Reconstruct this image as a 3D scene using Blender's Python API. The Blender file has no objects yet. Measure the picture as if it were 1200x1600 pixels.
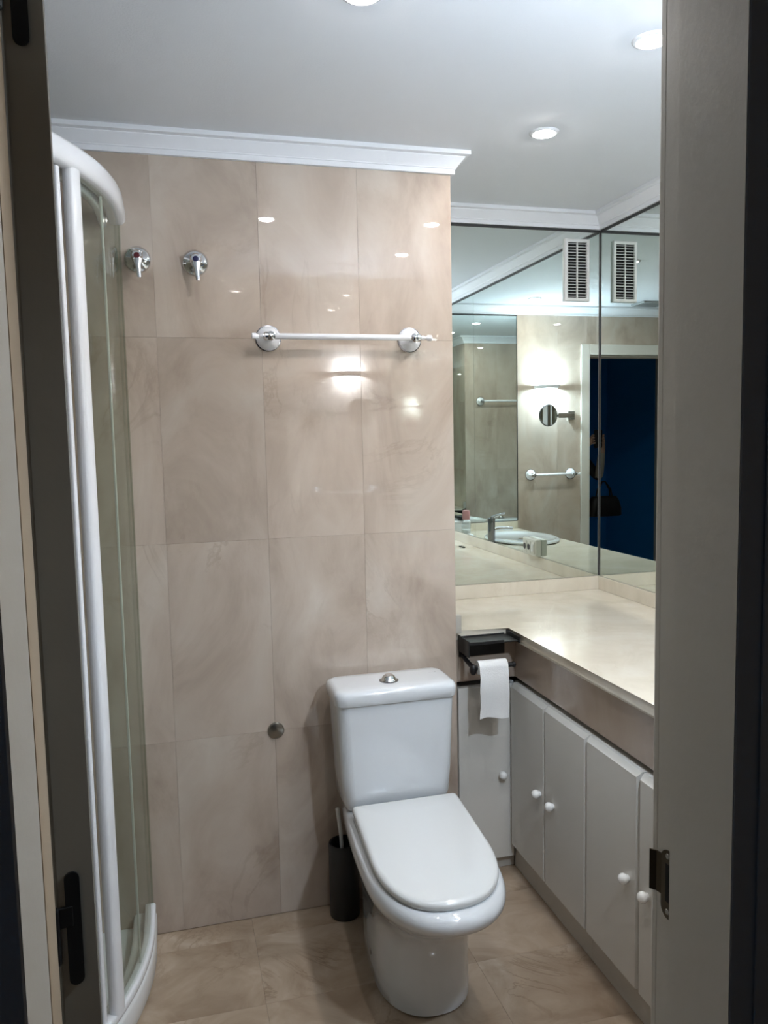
import bpy, bmesh, math, random
from mathutils import Vector, Matrix

random.seed(7)
sc = bpy.context.scene
C = sc.collection
R_ = math.radians

# ------------------------------------------------------------------ camera
YAW, PITCH, ROLL = R_(14.7925), R_(5.3412), R_(-1.1943)
FPX = 1246.03
fw = Vector((math.sin(YAW)*math.cos(PITCH), math.cos(YAW)*math.cos(PITCH), -math.sin(PITCH)))
rt = Vector((math.cos(YAW), -math.sin(YAW), 0.0))
up = rt.cross(fw)
rt2 = rt*math.cos(ROLL) + up*math.sin(ROLL)
up2 = up*math.cos(ROLL) - rt*math.sin(ROLL)
cam = bpy.data.cameras.new('camera')
camo = bpy.data.objects.new('camera', cam)
C.objects.link(camo)
M = Matrix((rt2, up2, -fw)).transposed().to_4x4()
M.translation = Vector((0, 0, 1.5))
camo.matrix_world = M
cam.sensor_fit = 'VERTICAL'
cam.sensor_height = 24.0
cam.lens = FPX/1600.0*24.0
cam.clip_start = 0.02
sc.camera = camo

# ------------------------------------------------------------------ world, exposure
w = bpy.data.worlds.new('world')
sc.world = w
w.use_nodes = True
w.node_tree.nodes['Background'].inputs[0].default_value = (0.95, 0.78, 0.58, 1)
w.node_tree.nodes['Background'].inputs[1].default_value = 0.055
sc.view_settings.view_transform = 'Standard'
sc.view_settings.look = 'None'
sc.view_settings.gamma = 1.0
sc.view_settings.use_curve_mapping = False
sc.view_settings.exposure = 0.22
cy = sc.cycles
cy.max_bounces = 9
cy.diffuse_bounces = 3
cy.glossy_bounces = 8
cy.transmission_bounces = 8
cy.transparent_max_bounces = 16
cy.sample_clamp_indirect = 60.0
cy.adaptive_threshold = 0.1
cy.adaptive_min_samples = 16
cy.caustics_reflective = True
LIGHT = (1.0, 0.955, 0.925)
COOL = (0.68, 0.83, 1.0)
SPOT_S = 400.0       # ceiling downlight discs
BULB_S = 2000.0       # wall sconce bulb

# ------------------------------------------------------------------ room numbers (metres)
YB, XE, Y2, XR = 2.417, 0.8735, 2.942, 1.6957
ZK, ZCEIL = 2.3056, 2.367
ZMB, ZC = 0.911, 0.854
YF = 0.821            # inner face of the front wall
XL = -0.95            # left wall
YO = 0.690            # hallway face of the front wall
DX0, DX1 = -0.1355, 0.545   # clear door opening between the stops
DZ = 2.03

# ------------------------------------------------------------------ materials
MATS = {}
def nodes(name):
    m = bpy.data.materials.new(name)
    m.use_nodes = True
    nt = m.node_tree
    return m, nt, nt.nodes['Principled BSDF']

def plain(name, col, rough=0.4, metal=0.0, bump=0.0, bscale=60, var=0.0, coat=0.0, spec=0.5, emit=None, es=0.0):
    m, nt, b = nodes(name)
    b.inputs['Base Color'].default_value = (*col, 1)
    b.inputs['Roughness'].default_value = rough
    b.inputs['Metallic'].default_value = metal
    b.inputs['Specular IOR Level'].default_value = spec
    b.inputs['Coat Weight'].default_value = coat
    b.inputs['Coat Roughness'].default_value = 0.05
    if emit:
        b.inputs['Emission Color'].default_value = (*emit, 1)
        b.inputs['Emission Strength'].default_value = es
    if bump or var:
        tc = nt.nodes.new('ShaderNodeTexCoord')
        n = nt.nodes.new('ShaderNodeTexNoise')
        n.inputs['Scale'].default_value = bscale
        n.inputs['Detail'].default_value = 4
        nt.links.new(tc.outputs['Object'], n.inputs['Vector'])
        if bump:
            bp = nt.nodes.new('ShaderNodeBump')
            bp.inputs['Strength'].default_value = bump
            bp.inputs['Distance'].default_value = 0.002
            nt.links.new(n.outputs['Fac'], bp.inputs['Height'])
            nt.links.new(bp.outputs['Normal'], b.inputs['Normal'])
        if var:
            mx = nt.nodes.new('ShaderNodeMix'); mx.data_type = 'RGBA'
            mx.inputs[6].default_value = (*[c*(1-var) for c in col], 1)
            mx.inputs[7].default_value = (*[min(1, c*(1+var)) for c in col], 1)
            nt.links.new(n.outputs['Fac'], mx.inputs[0])
            nt.links.new(mx.outputs[2], b.inputs['Base Color'])
    MATS[name] = m
    return m

def marble(name, lo, mid, hi, vein, rough=0.1, scale=1.0, veinamt=0.5, tilevar=0.05):
    """polished crema stone: cloudy patches, soft diagonal veins, a little tone change from piece to piece"""
    m, nt, b = nodes(name)
    N, L = nt.nodes, nt.links
    tc = N.new('ShaderNodeTexCoord'); oi = N.new('ShaderNodeObjectInfo')
    off = N.new('ShaderNodeVectorMath'); off.operation = 'SCALE'; off.inputs[0].default_value = (37, 53, 71)
    L.new(oi.outputs['Random'], off.inputs['Scale'])
    add = N.new('ShaderNodeVectorMath'); add.operation = 'ADD'
    L.new(tc.outputs['Object'], add.inputs[0]); L.new(off.outputs[0], add.inputs[1])
    mp = N.new('ShaderNodeMapping'); mp.inputs['Rotation'].default_value = (0.3, 0.75, 0.6)
    mp.inputs['Scale'].default_value = (scale*1.0, scale*1.0, scale*0.55)
    L.new(add.outputs[0], mp.inputs[0])
    n1 = N.new('ShaderNodeTexNoise'); n1.inputs['Scale'].default_value = 4.0; n1.inputs['Detail'].default_value = 6
    n1.inputs['Roughness'].default_value = 0.6; n1.inputs['Distortion'].default_value = 0.9
    L.new(mp.outputs[0], n1.inputs['Vector'])
    cr = N.new('ShaderNodeValToRGB')
    e = cr.color_ramp.elements
    e[0].position, e[0].color = 0.30, (*lo, 1)
    e[1].position, e[1].color = 0.74, (*hi, 1)
    k = e.new(0.5); k.color = (*mid, 1)
    L.new(n1.outputs['Fac'], cr.inputs[0])
    # veins: where a warped noise crosses 0.5
    n2 = N.new('ShaderNodeTexNoise'); n2.inputs['Scale'].default_value = 2.6; n2.inputs['Detail'].default_value = 7
    n2.inputs['Roughness'].default_value = 0.62; n2.inputs['Distortion'].default_value = 1.6
    L.new(mp.outputs[0], n2.inputs['Vector'])
    s = N.new('ShaderNodeMath'); s.operation = 'SUBTRACT'; s.inputs[1].default_value = 0.5
    L.new(n2.outputs['Fac'], s.inputs[0])
    a = N.new('ShaderNodeMath'); a.operation = 'ABSOLUTE'; L.new(s.outputs[0], a.inputs[0])
    mr = N.new('ShaderNodeMapRange'); mr.inputs[1].default_value = 0.0; mr.inputs[2].default_value = 0.022
    mr.inputs[3].default_value = 1.0; mr.inputs[4].default_value = 0.0
    L.new(a.outputs[0], mr.inputs[0])
    n3 = N.new('ShaderNodeTexNoise'); n3.inputs['Scale'].default_value = 3.1; n3.inputs['Detail'].default_value = 2
    L.new(add.outputs[0], n3.inputs['Vector'])
    mr2 = N.new('ShaderNodeMapRange'); mr2.inputs[1].default_value = 0.50; mr2.inputs[2].default_value = 0.72
    L.new(n3.outputs['Fac'], mr2.inputs[0])
    mu = N.new('ShaderNodeMath'); mu.operation = 'MULTIPLY'; L.new(mr.outputs[0], mu.inputs[0]); L.new(mr2.outputs[0], mu.inputs[1])
    mu2 = N.new('ShaderNodeMath'); mu2.operation = 'MULTIPLY'; mu2.inputs[1].default_value = veinamt; L.new(mu.outputs[0], mu2.inputs[0])
    mx = N.new('ShaderNodeMix'); mx.data_type = 'RGBA'; mx.inputs[7].default_value = (*vein, 1)
    L.new(mu2.outputs[0], mx.inputs[0]); L.new(cr.outputs[0], mx.inputs[6])
    # tone of the piece
    tv = N.new('ShaderNodeMapRange'); tv.inputs[3].default_value = 1-tilevar; tv.inputs[4].default_value = 1+tilevar
    L.new(oi.outputs['Random'], tv.inputs[0])
    hs = N.new('ShaderNodeHueSaturation'); L.new(mx.outputs[2], hs.inputs['Color']); L.new(tv.outputs[0], hs.inputs['Value'])
    L.new(hs.outputs[0], b.inputs['Base Color'])
    b.inputs['Roughness'].default_value = rough
    b.inputs['Specular IOR Level'].default_value = 0.7
    MATS[name] = m
    return m

wall_marble = marble('wall_marble', (.438, .348, .281), (.563, .468, .387), (.658, .580, .500), (.28, .20, .14), 0.015, 1.0, .34, .05)
floor_marble = marble('floor_marble', (.285, .205, .140), (.395, .302, .218), (.535, .430, .330), (.17, .11, .065), 0.11, 1.2, .5, .08)
top_marble = marble('top_marble', (.70, .63, .51), (.78, .71, .59), (.84, .79, .69), (.52, .40, .26), 0.12, 1.3, .25, .01)
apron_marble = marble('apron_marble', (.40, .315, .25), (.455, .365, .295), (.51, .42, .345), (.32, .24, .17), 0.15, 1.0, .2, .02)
plain('grout', (.52, .45, .38), .8)
plain('ceiling_paint', (.77, .79, .82), .75, bump=.15, bscale=220)
plain('cornice_paint', (.86, .87, .90), .6)
plain('wall_paint', (.70, .69, .66), .7, bump=.1, bscale=150)
plain('blue_paint', (.012, .23, .66), .6, bump=.1, bscale=120)
plain('hall_floor', (.09, .06, .04), .4, var=.2, bscale=12)
plain('frame_paint', (.70, .665, .60), .42, bump=.12, bscale=90)
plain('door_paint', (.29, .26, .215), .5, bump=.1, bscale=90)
plain('cabinet_paint', (.72, .70, .65), .38, bump=.08, bscale=110)
plain('plinth_paint', (.60, .57, .51), .45)
plain('knob_white', (.92, .92, .90), .15, coat=.5)
plain('ceramic', (.76, .785, .81), .07, coat=.6)
plain('seat_plastic', (.77, .785, .78), .16, coat=.2)
plain('white_enamel', (.88, .89, .92), .2, coat=.3)
plain('white_plastic', (.82, .82, .80), .35)
plain('chrome', (.72, .73, .75), .08, 1.0)
plain('dark_chrome', (.30, .30, .32), .18, 1.0)
plain('old_chrome', (.34, .33, .30), .28, 1.0)
plain('brass_dark', (.075, .055, .032), .38, .7)
plain('black_metal', (.006, .006, .007), .45)
plain('black_plastic', (.012, .012, .013), .35)
plain('charcoal_plastic', (.014, .016, .018), .42)
plain('dark_gap', (.012, .012, .012), .9)
plain('dark_strip', (.035, .035, .035), .5)
plain('paper', (.86, .86, .85), .95, bump=.5, bscale=260)
plain('tap_red', (.10, .004, .012), .3)
plain('tap_blue', (.008, .010, .06), .3)
plain('mark_grey', (.42, .43, .45), .4)
plain('tray_white', (.82, .83, .83), .22, coat=.3)
plain('pink_plastic', (.62, .30, .30), .35)
plain('vent_grey', (.34, .35, .35), .6)
plain('seal_clear', (.72, .75, .70), .35)
plain('beige_plastic', (.44, .41, .36), .5)
plain('socket_plastic', (.72, .71, .64), .3)
plain('jamb_tan', (.50, .38, .26), .55)
plain('skin', (.52, .33, .25), .55)
plain('coat_cloth', (.025, .025, .028), .9)
plain('scarf_cloth', (.42, .38, .32), .95, bump=.4, bscale=80)
plain('hair', (.03, .02, .013), .6)
plain('bag_leather', (.014, .012, .012), .45, bump=.3, bscale=120)
plain('trouser_cloth', (.03, .035, .05), .9)
plain('bulb_spot', (1, 1, 1), .3, emit=LIGHT, es=SPOT_S)
plain('bulb_sconce', (1, 1, 1), .3, emit=COOL, es=BULB_S)

def mirror_mat(name, col):
    m, nt, b = nodes(name)
    b.inputs['Base Color'].default_value = (*col, 1)
    b.inputs['Metallic'].default_value = 1.0
    b.inputs['Roughness'].default_value = 0.0
    MATS[name] = m
mirror_mat('mirror', (.785, .84, .81))
mirror_mat('mirror_small', (.86, .87, .87))

def glass_mat(name, tint, ior=1.5):
    m = bpy.data.materials.new(name); m.use_nodes = True
    nt = m.node_tree; nt.nodes.clear()
    o = nt.nodes.new('ShaderNodeOutputMaterial')
    mix = nt.nodes.new('ShaderNodeMixShader')
    lw = nt.nodes.new('ShaderNodeLayerWeight'); lw.inputs['Blend'].default_value = 0.5
    pw = nt.nodes.new('ShaderNodeMath'); pw.operation = 'POWER'; pw.inputs[1].default_value = 5.0
    nt.links.new(lw.outputs['Facing'], pw.inputs[0])
    fr = nt.nodes.new('ShaderNodeMath'); fr.operation = 'MULTIPLY_ADD'; fr.inputs[1].default_value = 0.55; fr.inputs[2].default_value = 0.035
    nt.links.new(pw.outputs[0], fr.inputs[0])
    t = nt.nodes.new('ShaderNodeBsdfTransparent'); t.inputs[0].default_value = (*tint, 1)
    g = nt.nodes.new('ShaderNodeBsdfGlossy'); g.inputs[0].default_value = (1, 1, 1, 1); g.inputs['Roughness'].default_value = 0.02
    nt.links.new(fr.outputs[0], mix.inputs[0]); nt.links.new(t.outputs[0], mix.inputs[1]); nt.links.new(g.outputs[0], mix.inputs[2])
    nt.links.new(mix.outputs[0], o.inputs[0])
    MATS[name] = m
glass_mat('shower_glass', (.875, .905, .875), 1.45)
glass_mat('bottle_glass', (.90, .92, .92), 1.4)

# ------------------------------------------------------------------ helpers
WO = {}   # world origin of every object, by name
def tag(o, label=None, cat=None, group=None, kind=None):
    if label: o['label'] = label
    if cat: o['category'] = cat
    if group: o['group'] = group
    if kind: o['kind'] = kind
    return o

def empty(name, loc, label=None, cat=None, group=None, kind=None):
    o = bpy.data.objects.new(name, None)
    o.empty_display_size = 0.05
    C.objects.link(o)
    o.location = loc
    WO[o.name] = Vector(loc)
    return tag(o, label, cat, group, kind)

def obj(name, bm, mat, parent=None, smooth=None, label=None, cat=None, group=None, kind=None):
    """bm holds WORLD coordinates; the object's origin goes to the base of its bounding box (or to its parent's origin)"""
    bmesh.ops.recalc_face_normals(bm, faces=bm.faces[:])
    if parent is None:
        xs = [v.co for v in bm.verts]
        org = Vector(((min(c.x for c in xs)+max(c.x for c in xs))/2, (min(c.y for c in xs)+max(c.y for c in xs))/2, min(c.z for c in xs)))
    else:
        org = WO[parent.name]
    bmesh.ops.translate(bm, verts=bm.verts[:], vec=-org)
    me = bpy.data.meshes.new(name)
    bm.to_mesh(me); bm.free()
    me.materials.append(MATS[mat])
    if smooth is not None:
        for p in me.polygons: p.use_smooth = True
        me.set_sharp_from_angle(angle=R_(smooth))
    o = bpy.data.objects.new(name, me)
    C.objects.link(o)
    WO[o.name] = org.copy()
    if parent is None:
        o.location = org
    else:
        o.parent = parent
    return tag(o, label, cat, group, kind)

def B(): return bmesh.new()

def box(bm, x0, x1, y0, y1, z0, z1, bev=0.0, seg=2):
    vs = [bm.verts.new((x, y, z)) for x in (x0, x1) for y in (y0, y1) for z in (z0, z1)]
    f = [(0, 1, 3, 2), (4, 6, 7, 5), (0, 4, 5, 1), (2, 3, 7, 6), (0, 2, 6, 4), (1, 5, 7, 3)]
    fs = [bm.faces.new([vs[i] for i in q]) for q in f]
    if bev:
        es = list({e for q in fs for e in q.edges})
        bmesh.ops.bevel(bm, geom=es, offset=bev, segments=seg, profile=0.5, affect='EDGES')
    return bm

def bx(*a, **k): return box(B(), *a, **k)

def loft(bm, rings, cap0=True, cap1=True, closed=True):
    vr = [[bm.verts.new(p) for p in r] for r in rings]
    n = len(vr[0])
    for a, b in zip(vr, vr[1:]):
        for i in range(n if closed else n-1):
            j = (i+1) % n
            bm.faces.new((a[i], a[j], b[j], b[i]))
    if cap0: bm.faces.new(list(reversed(vr[0])))
    if cap1: bm.faces.new(vr[-1])
    return bm

def frame_of(d):
    d = Vector(d).normalized()
    u = d.cross(Vector((0, 0, 1)))
    if u.length < 1e-4: u = Vector((1, 0, 0))
    u.normalize()
    return u, u.cross(d).normalized(), d

def lathe(bm, base, axis, prof, n=32):
    """prof: (distance along axis, radius)"""
    u, v, d = frame_of(axis); base = Vector(base)
    rings = []
    for h, r in prof:
        r = max(r, 1e-5)
        rings.append([base + d*h + u*(r*math.cos(2*math.pi*i/n)) + v*(r*math.sin(2*math.pi*i/n)) for i in range(n)])
    return loft(bm, rings)

def tube(bm, pts, rad, n=12):
    pts = [Vector(p) for p in pts]
    rad = rad if isinstance(rad, (list, tuple)) else [rad]*len(pts)
    rings = []
    for i, p in enumerate(pts):
        d = (pts[min(i+1, len(pts)-1)] - pts[max(i-1, 0)])
        u, v, d = frame_of(d)
        rings.append([p + u*(rad[i]*math.cos(2*math.pi*k/n)) + v*(rad[i]*math.sin(2*math.pi*k/n)) for k in range(n)])
    return loft(bm, rings)

def sph(bm, c, r, sc3=(1, 1, 1), u=20, v=12):
    res = bmesh.ops.create_uvsphere(bm, u_segments=u, v_segments=v, radius=r)
    for q in res['verts']:
        q.co = Vector((q.co.x*sc3[0], q.co.y*sc3[1], q.co.z*sc3[2])) + Vector(c)
    return bm

def rrect(cx, cy_, hx, hy, r, z, n=6):
    """rounded rectangle ring in the XY plane"""
    out = []
    for qx, qy, a0 in ((1, 1, 0), (-1, 1, 90), (-1, -1, 180), (1, -1, 270)):
        for i in range(n+1):
            a = R_(a0 + 90*i/n)
            out.append(Vector((cx + qx*(hx-r) + r*math.cos(a), cy_ + qy*(hy-r) + r*math.sin(a), z)))
    return out

def prism(bm, poly, z0, z1):
    loft(bm, [[Vector((x, y, z0)) for x, y in poly], [Vector((x, y, z1)) for x, y in poly]])
    return bm

def copy_of(src, name, loc, parent):
    o = bpy.data.objects.new(name, src.data)
    C.objects.link(o)
    o.parent = parent
    o.location = Vector(loc) - WO[parent.name]
    WO[o.name] = Vector(loc)
    return o

# ------------------------------------------------------------------ tiles
TILE = {}
def tile(name, x0, x1, y0, y1, z0, z1, mat, parent):
    g = 0.0002
    dims = []
    for a, b in ((x0, x1), (y0, y1), (z0, z1)):
        dims.append(round(b-a - (2*g if b-a > .02 else 0), 4))
    key = (mat, tuple(dims))
    if key not in TILE:
        bm = bx(-dims[0]/2, dims[0]/2, -dims[1]/2, dims[1]/2, -dims[2]/2, dims[2]/2, bev=.0003, seg=1)
        me = bpy.data.meshes.new(name); bm.to_mesh(me); bm.free(); me.materials.append(MATS[mat]); TILE[key] = me
    o = bpy.data.objects.new(name, TILE[key]); C.objects.link(o)
    c = Vector(((x0+x1)/2, (y0+y1)/2, (z0+z1)/2))
    o.parent = parent; o.location = c - WO[parent.name]; WO[o.name] = c
    return o

def cuts(a, b, joints):
    e = [a] + sorted(j for j in joints if a+.004 < j < b-.004) + [b]
    return list(zip(e, e[1:]))

ZJ = [.6, 1.2, 1.8]
def wall_tiles(axis, plane, thick, a, b, z0, z1, joints, parent, mat='wall_marble'):
    for p, q in cuts(a, b, joints):
        for r, s in cuts(z0, z1, ZJ):
            if axis == 'y': tile('tile', p, q, min(plane, plane+thick), max(plane, plane+thick), r, s, mat, parent)
            else: tile('tile', min(plane, plane+thick), max(plane, plane+thick), p, q, r, s, mat, parent)

# ------------------------------------------------------------------ room shell
T = 0.009
XJ = [XE-.3*k for k in range(1, 8)]
wb = obj('wall_back', bx(XL-.1, XE-T, YB+T+.001, YB+.30, -.05, ZCEIL+.05), 'grout', kind='structure', label='back wall of polished beige marble tiles behind the toilet')
wall_tiles('y', YB, T, XL, XE, 0.0015, ZK+.01, XJ, wb)
ws = obj('wall_nook_side', bx(XE-.06, XE-T-.001, YB+.012, Y2+.01, .0, ZCEIL+.05), 'grout', kind='structure', label='narrow tiled side wall of the mirror nook')
wall_tiles('x', XE-T, T, YB+T, Y2, 0.0015, ZK+.01, [YB+.3], ws)
obj('wall_nook', bx(XE-.1, XR+.1, Y2+.005, Y2+.12, -.05, ZCEIL+.05), 'wall_paint', kind='structure', label='painted wall behind the nook mirror')
obj('wall_right', bx(XR+.005, XR+.12, YF-.05, Y2+.02, -.05, ZCEIL+.05), 'wall_paint', kind='structure', label='painted wall behind the long vanity mirror')
wl = obj('wall_left', bx(XL-.12, XL-T-.001, YF-.01, YB+.02, -.05, ZCEIL+.05), 'grout', kind='structure', label='beige marble tiled wall inside the shower')
wall_tiles('x', XL-T, T, YF, YB, 0.0015, ZK+.01, [YB-.3*k for k in range(1, 7)], wl)
bm = B()
YI = YF-T-.001
box(bm, XL-.12, DX0-.03, YO, YI, -.05, ZCEIL+.05)
box(bm, DX1+.03, XR+.12, YO, YI, -.05, ZCEIL+.05)
box(bm, DX0-.03, DX1+.03, YO, YI, DZ+.03, ZCEIL+.05)
wf = obj('wall_front', bm, 'wall_paint', kind='structure', label='front wall with the doorway, tiled on the bathroom side')
wall_tiles('y', YF-T, T, DX1+.03, 1.102, 0.0015, ZK+.01, [.80, 1.10], wf)
wall_tiles('y', YF-T, T, DX0-.03, DX1+.03, DZ+.03, ZK+.01, [.2, .5], wf)
wall_tiles('y', YF-T, T, XL, DX0-.03, 0.0015, ZK+.01, [-.4, -.7], wf)
wall_tiles('y', YF-T, T, 1.102, XR, ZMB-.07, ZMB, [1.4], wf)

fl = obj('floor', bx(XL-.1, XR+.1, YO, Y2+.1, -.06, -.0085), 'grout', kind='structure', label='polished beige brown marble tile floor')
for x0, x1 in cuts(XL, XR, [.18-1.2, .18-.6, .18, .78, 1.38]):
    for y0, y1 in cuts(YF-.03, YB+.06, [2.32, 2.02, 1.72, 1.42, 1.12]):
        tile('floor_tile', x0, x1, y0, y1, -.008, 0, 'floor_marble', fl)
obj('ceiling', bx(XL-.12, XR+.12, YO, Y2+.12, ZCEIL, ZCEIL+.06), 'ceiling_paint', kind='structure', label='matt white bathroom ceiling')
# hallway behind the photographer
obj('floor_hallway', bx(-1.0, 2.2, -1.45, YO, -.06, -.002), 'hall_floor', kind='structure', label='dark hallway floor outside the bathroom door')
obj('wall_hallway_far', bx(-1.0, 2.2, -1.45, -1.35, -.002, 2.5), 'blue_paint', kind='structure', label='dark blue hallway wall reflected in the mirror')
obj('wall_hallway_side', bx(-1.0, -.86, -1.35, YO, -.002, 2.5), 'blue_paint', kind='structure', label='dark blue hallway side wall')
obj('trim_8', bx(-.86, -.845, -.50, -.28, -.002, 2.499, bev=.003), 'frame_paint', kind='structure', label='pale upright board on the hallway side wall')
obj('ceiling_hallway', bx(-1.0, 2.2, -1.45, YO, 2.5, 2.56), 'ceiling_paint', kind='structure', label='hallway ceiling')

# cornice: mitred runs round the room
POLY = [(XL, YF), (XR, YF), (XR, Y2), (XE, Y2), (XE, YB), (XL, YB)]
CORN_H = ZCEIL-ZK
PROF = [(0, 0), (.011, 0), (.011, .014), (.0145, .0155), (.0145, .018), (.019, .024), (.029, .036), (.036, .0445), (.036, .0465), (.042, .048), (.050, .049), (.050, CORN_H+.0005), (0, CORN_H+.0005)]
def offset_corner(i, d):
    n = len(POLY)
    a, b, c = Vector(POLY[i-1]), Vector(POLY[i]), Vector(POLY[(i+1) % n])
    d1, d2 = (b-a).normalized(), (c-b).normalized()
    n1, n2 = Vector((-d1.y, d1.x)), Vector((-d2.y, d2.x))
    k = 1 + n1.dot(n2)
    return b + (n1+n2)*(d/k)
SIDE = ['over the door wall', 'over the long vanity mirror', 'over the nook mirror', 'on the nook side', 'over the marble back wall', 'over the shower wall']
for i in range(6):
    j = (i+1) % 6
    r0 = [Vector((*offset_corner(i, d), ZK+h)) for d, h in PROF]
    r1 = [Vector((*offset_corner(j, d), ZK+h)) for d, h in PROF]
    obj('trim_%d' % (i+1), loft(B(), [r0, r1]), 'cornice_paint', kind='structure', label='white stepped plaster cornice '+SIDE[i])

# ------------------------------------------------------------------ door frame, casings, leaf
fr = empty('trim_7', (0, .75, 0), 'pale painted wooden door frame around the bathroom entrance', kind='structure')
YS = .782    # stop edge
XRB = .011   # rebate depth
for s, xs in ((-1, DX0), (1, DX1)):
    bm = B()
    x1 = xs + s*.031
    XRB = .0008 if s < 0 else .011
    poly = [(xs, YO-.014), (xs, YS), (xs+s*XRB, YS), (xs+s*XRB, YF+.001), (x1, YF+.001), (x1, YO-.014)]
    prism(bm, poly, 0, DZ+.001)
    obj('jamb', bm, 'frame_paint', fr)
XRB = .011
bm = B()
box(bm, DX0-.031, DX1+.031, YO-.014, YS, DZ, DZ+.031)
box(bm, DX0-.031, DX1+.031, YS, YF+.001, DZ+XRB, DZ+.031)
obj('head_jamb', bm, 'frame_paint', fr)
def casing(x0, x1, y0, y1, z0, z1): return bx(x0, x1, y0, y1, z0, z1, bev=.004, seg=2)
obj('casing', casing(DX1+.012, .624, YF+.0005, YF+.016, 0, 2.112), 'frame_paint', fr)
obj('casing', casing(DX0-.080, DX0-.0008, YF+.0005, YF+.016, 0, 2.112), 'frame_paint', fr)
obj('head_casing', casing(DX0-.012, DX1+.012, YF+.0005, YF+.016, DZ+.012, 2.112), 'frame_paint', fr)
for s, xs in ((-1, DX0), (1, DX1)):
    a, b = sorted((xs+s*.0004, xs+s*.086))
    cs = obj('hallway_casing', bx(a, b, YO-.015, YO-.0005, 0, 2.11, bev=.002), 'frame_paint', fr)
    a, b = sorted((xs+s*.030, xs+s*.052))
    if s > 0: obj('casing_bead', bx(a, b, YO-.0175, YO-.015, 0, 2.10, bev=.001), 'frame_paint', cs)
obj('hallway_head_casing', bx(DX0-.0004, DX1+.0004, YO-.015, YO-.0005, DZ+.001, 2.11, bev=.002), 'frame_paint', fr)
obj('tan_strip', bx(DX0-.0006, DX0+.0006, .7835, .8350, .002, DZ-.002), 'jamb_tan', fr, label='narrow tan strip added along the jamb edge')  # added strip, its colour alone gives the jamb edge its tan tone
# strike plate set into the rebate of the lock-side jamb
sx = DX1+XRB
ring = []
for k in range(13): ring.append((.799+.0135*math.cos(math.pi*k/12), .9855+.0135*math.sin(math.pi*k/12)))
for k in range(13): ring.append((.799-.0135*math.cos(math.pi*k/12), .9265-.0135*math.sin(math.pi*k/12)))
bm = loft(B(), [[Vector((x, y, z)) for y, z in ring] for x in (sx+.001, sx-.0016)])
st = obj('strike_plate', bm, 'brass_dark', fr, label='worn dark brass strike plate')
bm = B()
pts = [(sx-.0016, .812), (sx-.0030, .820), (sx-.0085, .8265), (sx-.0075, .8280), (sx-.0015, .8215), (sx+.0002, .813)]
loft(bm, [[Vector((x, y, z)) for x, y in pts] for z in (.938, .944, .985, .989)])
obj('strike_lip', bm, 'brass_dark', st)
obj('latch_hole', bx(sx-.0021, sx-.0012, .788, .803, .934, .982, bev=.0004, seg=1), 'dark_gap', st)
for z in (.922, .992): obj('screw_head', lathe(B(), (sx-.0016, .799, z), (-1, 0, 0), [(0, .0036), (.0010, .003), (.0012, 0)], 12), 'old_chrome', st)

# the leaf stands open into the room, its hinge edge faces us
LA = R_(12.0)
P2 = Vector((-.0975, .850))
ld = Vector((-math.sin(LA), math.cos(LA)))
lt = Vector((-math.cos(LA), -math.sin(LA)))
def leafpt(u, t, z):   # u along the leaf, t through its thickness from the hallway-side face
    p = P2 + ld*u + lt*t
    return Vector((p.x, p.y, z))
def leafbox(u0, u1, t0, t1, z0, z1, bev=0.0, seg=2):
    bm = bx(u0, u1, t0, t1, z0, z1, bev=bev, seg=seg)
    for v in bm.verts: v.co = leafpt(v.co.x, v.co.y, v.co.z)
    return bm
dr = empty('door_1', leafpt(0, .019, .008), 'open grey painted door leaf seen along its hinge edge', kind='structure')
obj('door_leaf', leafbox(0, .665, 0, .0375, .008, 2.022, bev=.0015, seg=1), 'door_paint', dr)
for face, t in (('inner', .038), ('outer', 0.0)):
    s = 1 if t else -1
    for z0, z1 in ((.15, .92), (1.12, 1.90)):
        a, b = sorted((t, t+s*.004))
        obj('panel_moulding', leafbox(.11, .555, a, b, z0, z1, bev=.002, seg=1), 'door_paint', dr)
    p = leafpt(.61, t, 1.0)
    n = Vector((lt.x, lt.y, 0))*s
    bm = lathe(B(), p, n, [(0, .024), (.006, .024), (.007, .009), (.038, .008), (.045, .008)], 20)
    h = obj('handle', bm, 'black_metal', dr)
    q = p + n*.040
    obj('lever', tube(B(), [q, q+Vector((ld.x, ld.y, 0))*-.03, q+Vector((ld.x, ld.y, 0))*-.11], [.008, .008, .007]), 'black_metal', h)
def hinge(zc):
    # long rounded plate let into the leaf edge with a tongue to the pin at the jamb
    hgt, wid = .0615, .0074
    n = 8; ring = []
    for k in range(n+1):
        a = math.pi*k/n; ring.append((wid*math.cos(a), zc+hgt-wid+wid*math.sin(a)))
    for k in range(n+1):
        a = math.pi+math.pi*k/n; ring.append((wid*math.cos(a), zc-hgt+wid+wid*math.sin(a)))
    tc = .0225
    bm = B()
    loft(bm, [[leafpt(-.0004, tc+x, z) for x, z in ring], [leafpt(-.0030, tc+x, z) for x, z in ring]])
    hp = obj('hinge', bm, 'black_metal', dr, label='black hinge plate with rounded ends')
    obj('hinge_tongue', leafbox(-.0036, -.0005, tc, .0410, zc+.003, zc+.026, bev=.0012, seg=1), 'black_metal', hp)
    pp = leafpt(-.004, .0405, zc-.034)
    obj('hinge_pin', lathe(B(), pp, (0, 0, 1), [(0, .003), (.002, .0042), (.058, .0042), (.0615, .003)], 14), 'black_metal', hp)
for zc in (.19, .999, 1.934): hinge(zc)

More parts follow.
